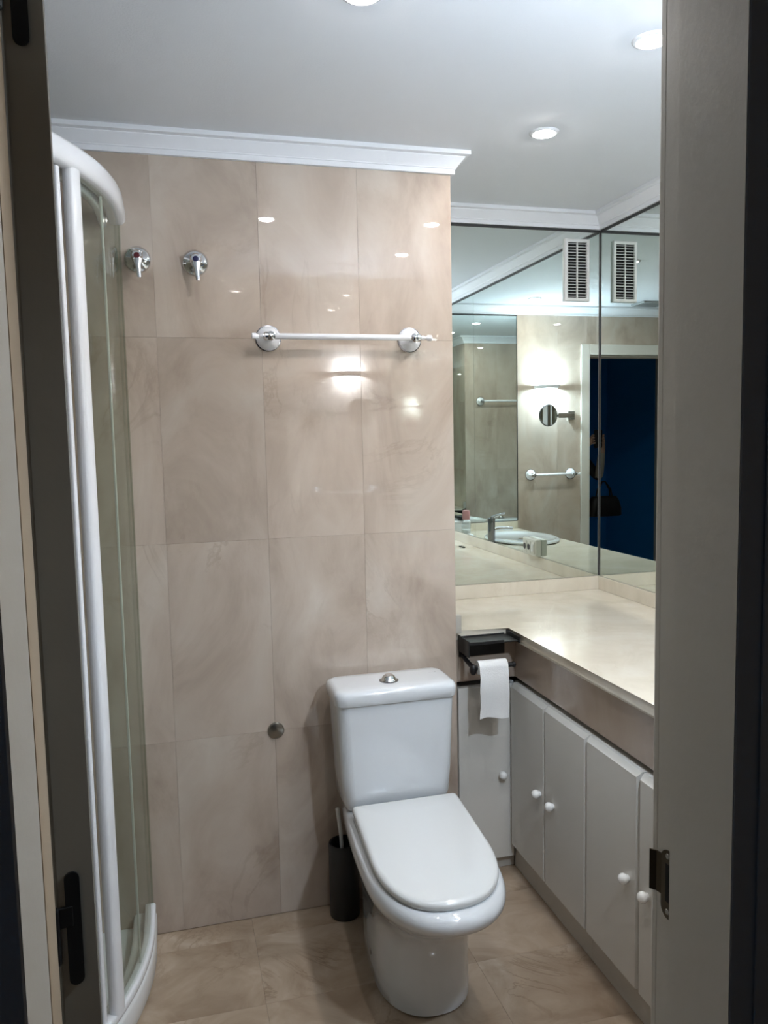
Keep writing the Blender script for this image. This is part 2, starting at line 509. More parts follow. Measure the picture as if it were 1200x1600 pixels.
# ------------------------------------------------------------------ mirrors
def mirror(x0, x1, y0, y1, z0, z1, face, label, edges):
    t = empty('wall_mirror', ((x0+x1)/2, (y0+y1)/2, z0), label, 'mirror', 'frameless vanity mirrors')
    obj('glass', bx(x0, x1, y0, y1, z0, z1), 'mirror', t)
    for e in edges: obj('edge_strip', bx(*e), 'dark_strip', t)
    return t
ZT = ZK-.010
mirror(XE+.004, XR-.006, Y2, Y2+.0048, ZMB, ZT, 'y', 'large frameless mirror on the nook wall above the worktop corner',
       [(XE+.003, XR-.003, Y2-.003, Y2+.0048, ZT, ZK-.0005), (XR-.0040, XR-.0002, Y2-.0040, Y2-.0004, ZMB, ZT)])
mirror(XR, XR+.0048, 1.5475, Y2-.006, ZMB, ZT, 'x', 'tall mirror panel on the vanity wall nearest the nook corner',
       [(XR-.003, XR+.0048, 1.5475, Y2-.004, ZT, ZK-.0005)])
mirror(XR, XR+.0048, YF+.006, 1.5450, ZMB, ZT, 'x', 'tall mirror panel on the vanity wall beside the washbasin',
       [(XR-.003, XR+.0048, YF+.006, 1.5450, ZT, ZK-.0005)])
mirror(1.102, XR-.005, YF-.0048, YF, ZMB, ZT, 'y', 'narrow mirror on the door wall at the end of the worktop',
       [(1.102, XR-.005, YF-.0048, YF+.003, ZT, ZK-.0005), (1.098, 1.102, YF-.0048, YF+.003, ZMB, ZK-.0005), (1.102, XR-.005, YF-.0048, YF+.002, ZMB-.004, ZMB)])

# ------------------------------------------------------------------ worktop and cabinets
XF, YN = 1.080, 2.450
wt = empty('worktop', (1.4, 1.9, .68), 'cream polished marble worktop turning the corner below the mirrors', 'worktop')
bm = B()
poly = [(XF, YF+.001), (XR-.001, YF+.001), (XR-.001, Y2-.001), (XE+.001, Y2-.001), (XE+.001, YN), (XF-.012, YN), (XF-.003, YN-.004), (XF, YN-.013)]
prism(bm, poly, ZC-.032, ZC)
fe = [e for e in bm.edges if all(abs(v.co.z-e.verts[0].co.z) < 1e-6 for v in e.verts) and
      (all(v.co.x < XF+.001 and v.co.y < YN+.001 for v in e.verts) and not all(abs(v.co.x-XE-.001) < 1e-5 for v in e.verts))]
bmesh.ops.bevel(bm, geom=fe, offset=.012, segments=5, profile=.5, affect='EDGES')
obj('slab', bm, 'top_marble', wt, smooth=40)
bm = B()
prism(bm, [(1.096, YF+.001), (1.116, YF+.001), (1.116, 2.4695), (XE+.001, 2.4695), (XE+.001, 2.4515), (1.096, 2.4515)], .682, ZC-.032)
obj('apron', bm, 'apron_marble', wt)
obj('backsplash', bx(XE+.001, XR-.001, Y2-.006, Y2+.004, ZC, ZMB-.0015, bev=.0012, seg=1), 'top_marble', wt)
obj('backsplash', bx(XR-.006, XR+.004, YF+.001, Y2-.006, ZC, ZMB-.0015, bev=.0012, seg=1), 'top_marble', wt)
obj('backsplash', bx(1.10, XR-.006, YF+.0005, YF+.006, ZC, ZMB-.0045, bev=.0012, seg=1), 'top_marble', wt)

def knob(p, axis, parent):
    return obj('knob', lathe(B(), p, axis, [(0, .0092), (.003, .0092), (.006, .0115), (.012, .0143), (.018, .0138), (.023, .0108), (.0262, .006), (.027, .0008)], 20), 'knob_white', parent, smooth=60)

YD = [2.442, 2.187, 1.931, 1.6715, 1.416, 1.160, .905]
def chamfer_door(x0, x1, y0, y1, z0, z1, ax):
    """door slab whose visible face is set off by a broad chamfer"""
    c = .013
    bm = B()
    if ax == 'x':
        r0 = [Vector((x1, y, z)) for y, z in ((y0, z0), (y1, z0), (y1, z1), (y0, z1))]
        r1 = [Vector((x0+c, y, z)) for y, z in ((y0, z0), (y1, z0), (y1, z1), (y0, z1))]
        r2 = [Vector((x0, y, z)) for y, z in ((y0+c*.45, z0+c*.4), (y1-c*.45, z0+c*.4), (y1-c*.45, z1-c), (y0+c*.45, z1-c))]
    loft(bm, [r0, r1, r2])
    return bm
LAB = ['first white two-door vanity cabinet, meeting the narrow corner cabinet', 'second white two-door vanity cabinet, partly hidden by the door frame', 'third white two-door vanity cabinet below the washbasin']
for u in range(3):
    y1, y0 = YD[2*u], YD[2*u+2]
    ym = YD[2*u+1]
    cb = empty('vanity_cabinet', (1.35, (y0+y1)/2, 0), LAB[u], 'cabinet', 'vanity cabinets along the mirror wall')
    bm = B()
    yb1 = y1+.02 if u == 0 else y1-.0008
    box(bm, 1.1005, XR, y0+.0008, yb1, .090, .664)
    obj('body', bm, 'cabinet_paint', cb)
    obj('plinth', bx(1.098, 1.118, y0+.0005, yb1, .001, .0895), 'plinth_paint', cb)
    for k, (a, b) in enumerate(((ym, y1), (y0, ym))):
        d = obj('door', chamfer_door(1.074, 1.1003, a+(.0030 if u == 1 and k == 0 else .0015), b-(.0030 if u == 1 and k == 1 else .0015), .092, .665, 'x'), 'cabinet_paint', cb)
        ky = (ym+.041) if k == 0 else (ym-.041)
        if u == 0: ky = 2.206+.012 if k == 0 else 2.117+.010
        if u == 1: ky = 1.696+.018 if k == 0 else 1.614+.014
        knob((1.0742, ky, .372), (-1, 0, 0), d)
    if u == 2:
        obj('end_panel', bx(1.085, 1.105, YF+.018, y0, .001, .66), 'cabinet_paint', cb)
nc = empty('corner_cabinet', (.98, 2.6, 0), 'narrow white one-door cabinet in the nook beside the toilet', 'cabinet')
obj('body', bx(XE+.004, 1.0995, 2.472, 2.90, .045, .660), 'cabinet_paint', nc)
obj('plinth', bx(XE+.004, 1.0975, 2.470, 2.488, .001, .044), 'plinth_paint', nc)
d = obj('door', bx(XE+.016, 1.0900, 2.448, 2.4715, .045, .660, bev=.003), 'cabinet_paint', nc)
knob((1.044, 2.448, .345), (0, -1, 0), d)

# ------------------------------------------------------------------ toilet
TX = .6125
def dring(cx, z, w, yf, yc, yb, mf=2.3, wb=1.0, n=36, tilt=0.0, rc=.022):
    """D-shaped plan outline: rounded front at yf, parallel sides from yc, tight corners at the back edge yb"""
    pts = []
    for i in range(n+1):                      # front, from the +x side round to the -x side
        a = math.pi*i/n
        c, s = math.cos(a), math.sin(a)
        pts.append((w*math.copysign(abs(c)**(2/mf), c), yc-(yc-yf)*abs(s)**(2/mf)))
    side = [yc+(yb-rc-yc)*k/6 for k in range(1, 7)]
    tp = lambda y: 1-(1-wb)*max(0, (y-yc)/(yb-yc))**2
    wl = w*tp(yb)
    pts += [(-w*tp(y), y) for y in side]
    pts += [(-wl+rc-rc*math.cos(R_(15*k)), yb-rc+rc*math.sin(R_(15*k))) for k in range(1, 7)]
    pts += [(wl-rc+rc*math.sin(R_(15*k)), yb-rc+rc*math.cos(R_(15*k))) for k in range(0, 6)]
    pts += [(w*tp(y), y) for y in reversed(side)]
    return [Vector((cx+x+tilt*(y-yb), y, z)) for x, y in pts]
to = empty('toilet', (TX, 2.08, 0), 'white ceramic close-coupled toilet with closed lid against the marble wall', 'toilet')
S = [  # z, w, yf, yc, yb, wb
    (0.000, .122, 1.856, 2.02, 2.300, .72), (0.006, .128, 1.843, 2.02, 2.305, .72), (0.040, .128, 1.840, 2.02, 2.305, .72), (.120, .127, 1.843, 2.02, 2.310, .72),
    (.180, .129, 1.840, 2.01, 2.320, .74), (.220, .136, 1.820, 2.00, 2.330, .76), (.260, .147, 1.780, 1.98, 2.345, .78),
    (.295, .157, 1.730, 1.96, 2.355, .80), (.322, .166, 1.688, 1.94, 2.360, .80), (.342, .1725, 1.655, 1.92, 2.363, .80), (.358, .1755, 1.642, 1.91, 2.364, .80),
    (.372, .1750, 1.641, 1.91, 2.364, .80), (.384, .1715, 1.649, 1.91, 2.362, .80), (.392, .166, 1.662, 1.91, 2.358, .80), (.395, .155, 1.69, 1.91, 2.35, .80)]
bm = B()
loft(bm, [dring(TX-.006, z, a, yf, yc, yb, 2.25, wb, rc=.03) for z, a, yf, yc, yb, wb in S])
pan = obj('pan', bm, 'ceramic', to, smooth=50)
bm = B()
loft(bm, [dring(TX+.006, z, a, yf, 1.92, 2.185, 2.4, .985, tilt=.035) for z, a, yf in ((.3955, .155, 1.690), (.398, .158, 1.684), (.404, .158, 1.684), (.4065, .155, 1.688))])
obj('seat', bm, 'seat_plastic', to, smooth=50)
bm = B()
LS = [(.4070, .155, 1.684, 2.186), (.4090, .160, 1.676, 2.190), (.416, .1625, 1.672, 2.192), (.423, .1625, 1.6725, 2.192), (.4275, .1605, 1.676, 2.190), (.4305, .1565, 1.682, 2.186), (.4320, .150, 1.69, 2.18), (.4330, .10, 1.76, 2.12)]
rings = [dring(TX+.011, z, a, yf, 1.92, yb, 2.4, .99, n=40, tilt=.045, rc=.009) for z, a, yf, yb in LS]
loft(bm, rings)
for v in bm.verts:   # the lid falls slightly towards its front
    v.co.z += (v.co.y-2.17)*.030
obj('seat_lid', bm, 'seat_plastic', to, smooth=50)
for sx_ in (-.075, .075):
    obj('lid_hinge', lathe(B(), (TX+sx_-.02, 2.178, .412), (1, 0, 0), [(0, .009), (.002, .011), (.038, .011), (.04, .009)], 16), 'seat_plastic', to, smooth=50)
bm = B()
CS = [(.396, .150, .066, 2.290, .03), (.402, .158, .074, 2.289, .032), (.425, .164, .081, 2.288, .034), (.50, .170, .083, 2.288, .034), (.62, .1755, .084, 2.288, .034), (.722, .180, .085, 2.288, .034)]
loft(bm, [rrect(TX, yc, hx, hy, r, z, 7) for z, hx, hy, yc, r in CS])
obj('cistern', bm, 'ceramic', to, smooth=50)
bm = B()
LT = [(.7225, .182, .088, .034), (.7250, .186, .092, .036), (.740, .188, .0945, .037), (.7520, .188, .0945, .037), (.7600, .1855, .092, .036), (.7655, .180, .0865, .034), (.7685, .170, .076, .03), (.7700, .14, .05, .025)]
loft(bm, [rrect(TX, 2.287, hx, hy, r, z, 7) for z, hx, hy, r in LT])
obj('cistern_lid', bm, 'ceramic', to, smooth=50)
fb = obj('flush_button', lathe(B(), (.603, 2.268, .769), (0, 0, 1), [(0, .026), (.004, .026), (.0065, .0235), (.008, .021), (.014, .019), (.0195, .013), (.0215, .001)], 28), 'chrome', to, smooth=45)
obj('button_ring', lathe(B(), (.603, 2.268, .7690), (0, 0, 1), [(0, .029), (.003, .029), (.0035, .0265)], 28), 'dark_chrome', fb)
for k in range(4):
    x = .742+.0065*k
    obj('maker_mark', bx(x, x+.004, 2.309, 2.315-.002*(k % 2), .7685, .7702), 'mark_grey', to)
obj('bolt_cover', lathe(B(), (.4795, 2.06, .066), (-1, 0, .05), [(0, .009), (.0035, .0085), (.0045, .004)], 16), 'old_chrome', to)

# ------------------------------------------------------------------ toilet brush
BX, BY = .468, 2.358
tb = empty('toilet_brush', (BX, BY, 0), 'charcoal cylindrical toilet brush holder with white handle beside the toilet', 'toilet brush')
obj('holder', lathe(B(), (BX, BY, 0), (0, 0, 1), [(0, .044), (.004, .047), (.232, .047), (.238, .045), (.238, .040), (.20, .040), (.199, .001)], 32), 'charcoal_plastic', tb, smooth=50)
obj('handle', tube(B(), [(BX, BY, .12), (BX-.006, BY+.004, .26), (BX-.014, BY+.010, .345)], [.006, .006, .0065], 12), 'white_plastic', tb, smooth=60)
obj('brush_head', lathe(B(), (BX, BY, .03), (0, 0, 1), [(0, .02), (.02, .034), (.07, .034), (.09, .018)], 18), 'white_plastic', tb, smooth=50)

# ------------------------------------------------------------------ paper holder with shelf, paper
ph = empty('paper_holder', (.985, 2.45, .76), 'black metal toilet paper holder with small shelf under the worktop edge', 'paper holder')
obj('back_plate', bx(.893, 1.056, 2.4440, 2.4495, .768, .838, bev=.001, seg=1), 'black_metal', ph)
sh = obj('shelf', bx(.893, 1.066, 2.352, 2.4450, .8300, .8340, bev=.001, seg=1), 'black_metal', ph)
obj('shelf_lip', bx(.893, 1.015, 2.3500, 2.3540, .8300, .8400, bev=.001, seg=1), 'black_metal', sh)
obj('shelf_end', bx(.891, .895, 2.350, 2.4490, .790, .8440, bev=.001, seg=1), 'black_metal', sh)
obj('shelf_end', bx(1.063, 1.068, 2.342, 2.4490, .826, .8480, bev=.001, seg=1), 'black_metal', sh)
arm = obj('arm', tube(B(), [(.905, 2.447, .775), (.905, 2.435, .772), (.906, 2.375, .760), (.908, 2.356, .756), (.925, 2.350, .756), (1.045, 2.350, .756)], [.0075]*6, 12), 'black_metal', ph, smooth=60)
obj('arm_tip', lathe(B(), (1.040, 2.350, .756), (1, 0, 0), [(0, .0075), (.002, .009), (.010, .009), (.012, .007)], 16), 'black_metal', arm)
obj('arm_elbow', sph(B(), (.907, 2.352, .750), .012, (1, 1, 1.5)), 'black_metal', arm, smooth=60)
tp = empty('toilet_paper', (.970, 2.35, .6), 'nearly empty white toilet paper roll with a long sheet hanging down', 'toilet paper')
bm = B()
lathe(bm, (.921, 2.350, .756), (1, 0, 0), [(0, .0110), (0, .0215), (.0975, .0215), (.0975, .0110)], 28)
obj('roll', bm, 'paper', tp, smooth=50)
sheet = []
for k in range(9):
    a = R_(70+ (180-70)*k/8)
    sheet.append((2.350+.0222*math.cos(a), .756+.0222*math.sin(a)))
for k in range(1, 12):
    t = k/11
    sheet.append((2.350-.0222-.004*math.sin(t*5)-.004*t, .756-.164*t))
th = .0007
ring0 = [(y, z) for y, z in sheet] + [(y+th, z+.0001) for y, z in reversed(sheet)]
def sh_x(x, kk): return [Vector((x+.0016*math.sin(i*.9+kk)*(1 if i > 9 and i < 28 else 0), y, z)) for i, (y, z) in enumerate(ring0)]
bm = loft(B(), [sh_x(.9205+.0980*j/8, 0 if j < 8 else 1) for j in range(9)])
for v in bm.verts:
    if v.co.z < .70: v.co.y += .0035*math.sin((v.co.x-.92)*55)*(.70-v.co.z)/.1
    if v.co.z < .62: v.co.z += .004*math.sin((v.co.x-.92)*60)*(.62-v.co.z)/.03
obj('hanging_sheet', bm, 'paper', tp, smooth=60)

# ------------------------------------------------------------------ towel bars
def towel_bar(x0, x1, y, z, s, label, ext=.05):
    """x0,x1 centres of the roses, s = direction out of the wall"""
    t = empty('towel_bar', ((x0+x1)/2, y, z), label, 'towel bar', 'white towel bars with chrome joints')
    yo = y+s*.058
    obj('bar', lathe(B(), (x0, yo, z), (1, 0, 0), [(0, .0085), (.001, .009), (x1-x0-.001, .009), (x1-x0, .0085)], 20), 'white_enamel', t, smooth=50)
    for x, e in ((x0, -1), (x1, 1)):
        ro = obj('rose', lathe(B(), (x, y, z), (0, s, 0), [(0.0005, .036), (.004, .036), (.008, .033), (.016, .022), (.022, .014), (.024, .012)], 32), 'white_enamel', t, smooth=40)
        obj('rose_rim', lathe(B(), (x, y, z), (0, s, 0), [(.0004, .0385), (.003, .0385), (.0035, .0355)], 32), 'dark_chrome', ro)
        po = obj('post', lathe(B(), (x, y, z), (0, s, 0), [(.022, .010), (.030, .0085), (.045, .009), (.050, .0135), (.066, .0135), (.070, .008), (.072, .001)], 20), 'chrome', t, smooth=45)
        obj('collar', lathe(B(), (x, yo, z), (e, 0, 0), [(.008, .0125), (.016, .0125), (.019, .0085), (.021, .0085)], 18), 'chrome', po, smooth=45)
        obj('finial', lathe(B(), (x, yo, z), (e, 0, 0), [(.012, .0075), (.030, .0070), (.034, .0045), (.038, .0060), (.042, .0088), (ext-.002, .0088), (ext, .006)], 18), 'white_enamel', t, smooth=50)
towel_bar(.293, .731, YB, 1.800, -1, 'white towel bar with round chrome-rimmed roses on the marble wall above the toilet', .055)
towel_bar(.700, 1.003, YF, 1.222, 1, 'short white towel bar on the door wall, reflected below the round mirror', .045)

# ------------------------------------------------------------------ shower taps and pipe cap
def tap(x, z, mat, label):
    t = empty('shower_tap', (x, YB, z), label, 'tap', 'shower wall taps')
    obj('escutcheon', lathe(B(), (x, YB, z), (0, -1, 0), [(.0003, .0375), (.003, .0375), (.009, .034), (.016, .024), (.020, .016), (.022, .014)], 36), 'chrome', t, smooth=40)
    obj('spindle', lathe(B(), (x, YB, z), (0, -1, 0), [(.020, .0135), (.034, .0135), (.038, .0165), (.052, .0165), (.057, .013), (.058, .001)], 28), 'chrome', t, smooth=40)
    bm = B()
    secs = [(.012, .0165, .012), (-.012, .014, .012), (-.030, .0085, .010), (-.048, .0070, .008), (-.060, .0055, .006)]
    rings = []
    for dz, hw, hy in secs:
        yy = YB-.050-.010*(abs(min(dz, 0))/.06)
        rings.append([Vector((x+.004*(abs(min(dz, 0))/.06)+hw*math.cos(2*math.pi*i/16), yy+hy*.6*math.sin(2*math.pi*i/16), z+dz)) for i in range(16)])
    h = obj('handle', loft(bm, rings), 'chrome', t, smooth=50)
    obj('indicator', lathe(B(), (x, YB-.0575, z), (0, -1, 0), [(0, .0082), (.001, .0082), (.0016, .006)], 20), mat, h)
tap(-.069, 2.016, 'tap_red', 'chrome shower tap with a red dot on the marble wall')
tap(.090, 2.012, 'tap_blue', 'chrome shower tap with a blue dot on the marble wall')
obj('pipe_cap', lathe(B(), (.276, YB, .600), (0, -1, 0), [(.0003, .026), (.002, .026), (.006, .023), (.0085, .012), (.009, .001)], 28), 'old_chrome', smooth=40,
    label='small round tarnished metal cap on the marble wall left of the toilet', cat='pipe cap')

# ------------------------------------------------------------------ shower tray and curved enclosure
SX, SYT, SR = -.118, 2.300, .80
SCX = SX-SR
def spath(off=0.0, a0=0.0, a1=90.0, n=40, wall=True, left=True):
    """plan points of the enclosure line moved outwards by off"""
    pts = []
    if wall: pts += [(SX+off, YB-.001), (SX+off, (YB+SYT)/2)]
    for i in range(n+1):
        a = R_(a0+(a1-a0)*i/n)
        pts.append((SCX+(SR+off)*math.cos(a), SYT-(SR+off)*math.sin(a)))
    if left: pts.append((XL+.001, SYT-SR-off))
    return pts
def strip(o0, o1, z0, z1, bev=0.0, **k):
    """curved band between two offsets"""
    A, Bp = spath(o0, **k), spath(o1, **k)
    rings = []
    h = z1-z0
    for (ax, ay), (bx_, by) in zip(A, Bp):
        a, b = Vector((ax, ay, 0)), Vector((bx_, by, 0))
        d = b-a
        if bev:
            r = []
            for q in range(16):
                t = 2*math.pi*q/16
                cx, cz = math.cos(t), math.sin(t)
                px = .5+.5*math.copysign(abs(cx)**bev, cx); pz = .5+.5*math.copysign(abs(cz)**bev, cz)
                p = a+d*px; r.append(Vector((p.x, p.y, z0+h*pz)))
        else:
            r = [Vector((a.x, a.y, z0)), Vector((b.x, b.y, z0)), Vector((b.x, b.y, z1)), Vector((a.x, a.y, z1))]
        rings.append(r)
    return loft(B(), rings)
ty = empty('shower_tray', (-.5, 2.0, 0), 'low white curved shower tray in the corner on the floor', 'shower tray')
obj('rim', strip(-.055, .014, .0, .078, bev=.35), 'tray_white', ty, smooth=40)
poly = spath(-.05) + [(XL+.001, YB-.001)]
obj('basin', prism(B(), poly, .001, .035), 'tray_white', ty)
obj('drain', lathe(B(), (-.55, 2.05, .035), (0, 0, 1), [(0, .05), (.003, .05), (.004, .03)], 24), 'chrome', ty)
se = empty('shower_enclosure', (-.5, 2.0, .078), 'curved glass shower enclosure with white rounded frame', 'shower enclosure')
obj('top_rail', strip(-.028, .022, 2.108, 2.168, bev=.65), 'white_enamel', se, smooth=50)
obj('inner_rail', strip(-.050, -.030, 2.100, 2.135, bev=.5), 'white_enamel', se, smooth=50)
obj('bottom_rail', strip(-.020, .012, .0788, .105, bev=.5), 'white_enamel', se, smooth=50)
obj('glass_panel', strip(-.003, .003, .100, 2.112, a1=23.6, n=80, left=False), 'shower_glass', se, smooth=40)
obj('sliding_door', strip(-.012, -.006, .102, 2.105, a0=27.6, a1=56, n=60, wall=False, left=False), 'shower_glass', se, smooth=40)
obj('glass_panel', strip(-.003, .003, .100, 2.112, a0=57, a1=90, n=16, wall=False), 'shower_glass', se)
def post(a, off, hw, hd, z0, z1, e=.5):
    c = Vector((SCX+(SR+off)*math.cos(R_(a)), SYT-(SR+off)*math.sin(R_(a)), 0))
    t = Vector((math.sin(R_(a)), math.cos(R_(a)), 0)); n = Vector((math.cos(R_(a)), -math.sin(R_(a)), 0))
    r = []
    for q in range(20):
        th_ = 2*math.pi*q/20
        cx, cz = math.cos(th_), math.sin(th_)
        r.append(c + t*(hw*math.copysign(abs(cx)**e, cx)) + n*(hd*math.copysign(abs(cz)**e, cz)))
    return loft(B(), [[p+Vector((0, 0, z)) for p in r] for z in (z0, z1)])
obj('post', post(24.6, .0, .0225, .015, .100, 2.115, .7), 'white_enamel', se, smooth=50)
obj('door_stile', post(28.2, -.008, .0075, .009, .102, 2.105), 'white_enamel', se, smooth=50)
obj('edge_seal', post(12.0, -.006, .0030, .003, .102, 2.105), 'seal_clear', se, smooth=50)
obj('post', post(57.0, .0, .019, .014, .100, 2.115, .7), 'white_enamel', se, smooth=50)
obj('wall_profile', bx(SX-.010, SX+.006, YB-.012, YB-.001, .100, 2.112, bev=.002), 'shower_glass', se)
obj('pull_handle', tube(B(), [(SCX+(SR-.033)*math.cos(R_(30)), SYT-(SR-.033)*math.sin(R_(30)), z) for z in (1.0, 1.05, 1.15, 1.2)], .007), 'white_enamel', se)

# ------------------------------------------------------------------ air grille on the nook mirror
gx0, gx1, gz0, gz1 = 1.535, 1.643, 2.025, 2.266
gy = Y2-.0005
ag = empty('air_grille', ((gx0+gx1)/2, gy, gz0), 'white slatted air grille fixed to the nook mirror near the ceiling', 'air grille')
fw_ = .013
bm = B()
rings = []
for o, y in ((0, gy), (0, gy-.010), (.003, gy-.012), (fw_-.002, gy-.012), (fw_, gy-.010), (fw_, gy)):
    rings.append([Vector((x, y, z)) for x, z in ((gx0+o, gz0+o), (gx1-o, gz0+o), (gx1-o, gz1-o), (gx0+o, gz1-o))])
rings.append(rings[0])
loft(bm, rings, cap0=False, cap1=False)
bmesh.ops.remove_doubles(bm, verts=bm.verts[:], dist=1e-6)
obj('frame', bm, 'white_plastic', ag)
obj('backing', bx(gx0+.010, gx1-.010, gy-.002, gy-.0005, gz0+.010, gz1-.010), 'dark_gap', ag)
ns = 19
for k in range(ns):
    z = gz0+fw_+(gz1-gz0-2*fw_)*(k+.5)/ns
    bm = B()
    loft(bm, [[Vector((x, gy-.0020, z-.0004)), Vector((x, gy-.0105, z-.0012)), Vector((x, gy-.0105, z+.0008)), Vector((x, gy-.0020, z+.0010))] for x in (gx0+fw_-.001, gx1-fw_+.001)])
    obj('slat', bm, 'white_plastic', ag)
obj('mullion', bx((gx0+gx1)/2-.002, (gx0+gx1)/2+.002, gy-.011, gy-.002, gz0+fw_-.001, gz1-fw_+.001), 'white_plastic', ag)

# ------------------------------------------------------------------ ceiling lights, ceiling vent
def downlight(x, y, label):
    t = empty('ceiling_downlight', (x, y, ZCEIL), label, 'ceiling light', 'round recessed ceiling downlights')
    obj('trim_ring', lathe(B(), (x, y, ZCEIL), (0, 0, -1), [(.0002, .043), (.003, .042), (.0055, .037), (.0060, .033), (.0040, .0295), (.0008, .0285)], 36), 'white_enamel', t, smooth=45)
    obj('bulb', lathe(B(), (x, y, ZCEIL), (0, 0, -1), [(.0009, .0285), (.0045, .0265), (.0080, .0200), (.0100, .010), (.0105, .0005)], 28), 'bulb_spot', t, smooth=60)
downlight(.400, 1.600, 'round white ceiling downlight over the floor in front of the toilet')
downlight(1.070, 1.640, 'round white ceiling downlight over the worktop, close to the door frame')
downlight(1.080, 2.190, 'round white ceiling downlight nearest the mirror nook')
downlight(1.100, 1.100, 'round white ceiling downlight near the door wall, seen only as a reflection')
cv = empty('ceiling_vent', (.22, 1.03, ZCEIL), 'flat grey square ceiling vent near the door, reflected in the mirror', 'ceiling vent')
obj('frame', bx(.12, .32, .96, 1.12, ZCEIL-.012, ZCEIL-.0002, bev=.004), 'vent_grey', cv)
for k in range(6):
    obj('slat', bx(.135, .305, .975+.022*k, .985+.022*k, ZCEIL-.016, ZCEIL-.0115), 'vent_grey', cv)

# ------------------------------------------------------------------ sconce and magnifying mirror on the door wall
SCX_, SCZ = .885, 1.822
sn = empty('wall_sconce', (SCX_, YF, SCZ-.02), 'lit white half-round wall lamp above the shaving mirror', 'wall lamp')
obj('back_plate', bx(SCX_-.04, SCX_+.04, YF+.0003, YF+.010, SCZ-.013, SCZ+.013, bev=.003), 'white_enamel', sn)
n = 32
def half(a, b, z): return [Vector((SCX_+a*math.cos(math.pi*i/n), YF+.001+b*math.sin(math.pi*i/n), z)) for i in range(n+1)]
bm = B()
o_, i_ = (.092, .098), (.0875, .0935)
rings = []
for i in range(n+1):
    c, s = math.cos(math.pi*i/n), math.sin(math.pi*i/n)
    P = lambda r, z: Vector((SCX_+r[0]*c, YF+.001+r[1]*s, z))
    rings.append([P((o_[0]-.012, o_[1]-.012), SCZ-.012), P(o_, SCZ+.003), P(o_, SCZ+.010), P(i_, SCZ+.010), P(i_, SCZ+.003), P((i_[0]-.012, i_[1]-.012), SCZ-.012)])
loft(bm, rings)
obj('shade', bm, 'white_enamel', sn, smooth=40)
obj('bulb', lathe(B(), (SCX_-.034, YF+.036, SCZ+.002), (1, 0, 0), [(0, .003), (.004, .008), (.010, .010), (.058, .010), (.064, .008), (.068, .003)], 18), 'bulb_sconce', sn, smooth=60)
obj('lamp_holder', bx(SCX_-.008, SCX_+.008, YF+.009, YF+.027, SCZ-.006, SCZ+.006), 'white_plastic', sn)

mm = empty('magnifying_mirror', (.70, YF, 1.60), 'round magnifying mirror on a chrome swing arm below the wall lamp', 'magnifying mirror')
mc = Vector((.925, YF+.115, 1.625)); ma = Vector((-.19, .98, 0)).normalized()
obj('rim', lathe(B(), mc-ma*.008, ma, [(0, .060), (0.001, .070), (.004, .0745), (.012, .0745), (.015, .071), (.0135, .068)], 40), 'dark_chrome', mm, smooth=45)
obj('mirror_glass', lathe(B(), mc+ma*.0052, ma, [(0, .0685), (.0005, .0685)], 40), 'mirror_small', mm)
obj('wall_plate', bx(.672, .722, YF+.0003, YF+.014, 1.595, 1.655, bev=.004), 'chrome', mm)
obj('arm', bx(.690, .815, YF+.030, YF+.046, 1.608, 1.642, bev=.003), 'chrome', mm)
obj('arm', bx(.690, .704, YF+.012, YF+.034, 1.614, 1.636, bev=.002), 'chrome', mm)
obj('arm', tube(B(), [(.810, YF+.036, 1.625), (.850, YF+.062, 1.625), mc-ma*.006], .0075), 'dark_chrome', mm)

# ------------------------------------------------------------------ washbasin, tap and small things on the worktop
wbn = empty('washbasin', (1.325, 1.37, ZC), 'white oval washbasin set into the worktop, reflected in the mirror', 'washbasin')
def oval(a, b, z, n=48): return [Vector((1.325+a*math.cos(2*math.pi*i/n), 1.37+b*math.sin(2*math.pi*i/n), z)) for i in range(n)]
obj('bowl', loft(B(), [oval(.200, .285, ZC+.0008), oval(.212, .298, ZC+.006), oval(.213, .299, ZC+.014), oval(.205, .291, ZC+.021), oval(.190, .275, ZC+.020), oval(.178, .262, ZC+.012), oval(.150, .225, ZC+.004), oval(.02, .02, ZC+.0012)], cap0=True, cap1=True), 'ceramic', wbn, smooth=50)
obj('drain', lathe(B(), (1.325, 1.37, ZC+.0015), (0, 0, 1), [(0, .022), (.004, .022), (.005, .015)], 20), 'chrome', wbn)
fx, fy = 1.566, 1.475
fa = empty('basin_tap', (fx, fy, ZC), 'chrome single-lever mixer tap behind the washbasin', 'tap')
obj('body', lathe(B(), (fx, fy, ZC), (0, 0, 1), [(0, .027), (.006, .027), (.010, .022), (.125, .0215), (.150, .0225), (.156, .018)], 24), 'dark_chrome', fa, smooth=45)
obj('spout', tube(B(), [(fx-.01, fy, ZC+.085), (fx-.06, fy, ZC+.090), (fx-.135, fy, ZC+.084)], [.013, .0125, .011]), 'chrome', fa, smooth=50)
obj('lever', tube(B(), [(fx, fy, ZC+.155), (fx-.02, fy, ZC+.165), (fx-.085, fy, ZC+.180)], [.010, .008, .006]), 'chrome', fa, smooth=50)
bt = empty('soap_bottle', (1.590, 1.115, ZC), 'clear bottle with pink cap beside the washbasin', 'bottle')
obj('bottle_body', lathe(B(), (1.590, 1.115, ZC), (0, 0, 1), [(0, .028), (.003, .031), (.085, .031), (.100, .024), (.108, .014), (.118, .014)], 24), 'bottle_glass', bt, smooth=45)
obj('liquid', lathe(B(), (1.590, 1.115, ZC+.003), (0, 0, 1), [(0, .027), (.045, .027)], 20), 'white_plastic', bt)
obj('bottle_cap', lathe(B(), (1.590, 1.115, ZC+.112), (0, 0, 1), [(0, .022), (.004, .024), (.055, .024), (.060, .020)], 24), 'pink_plastic', bt, smooth=45)
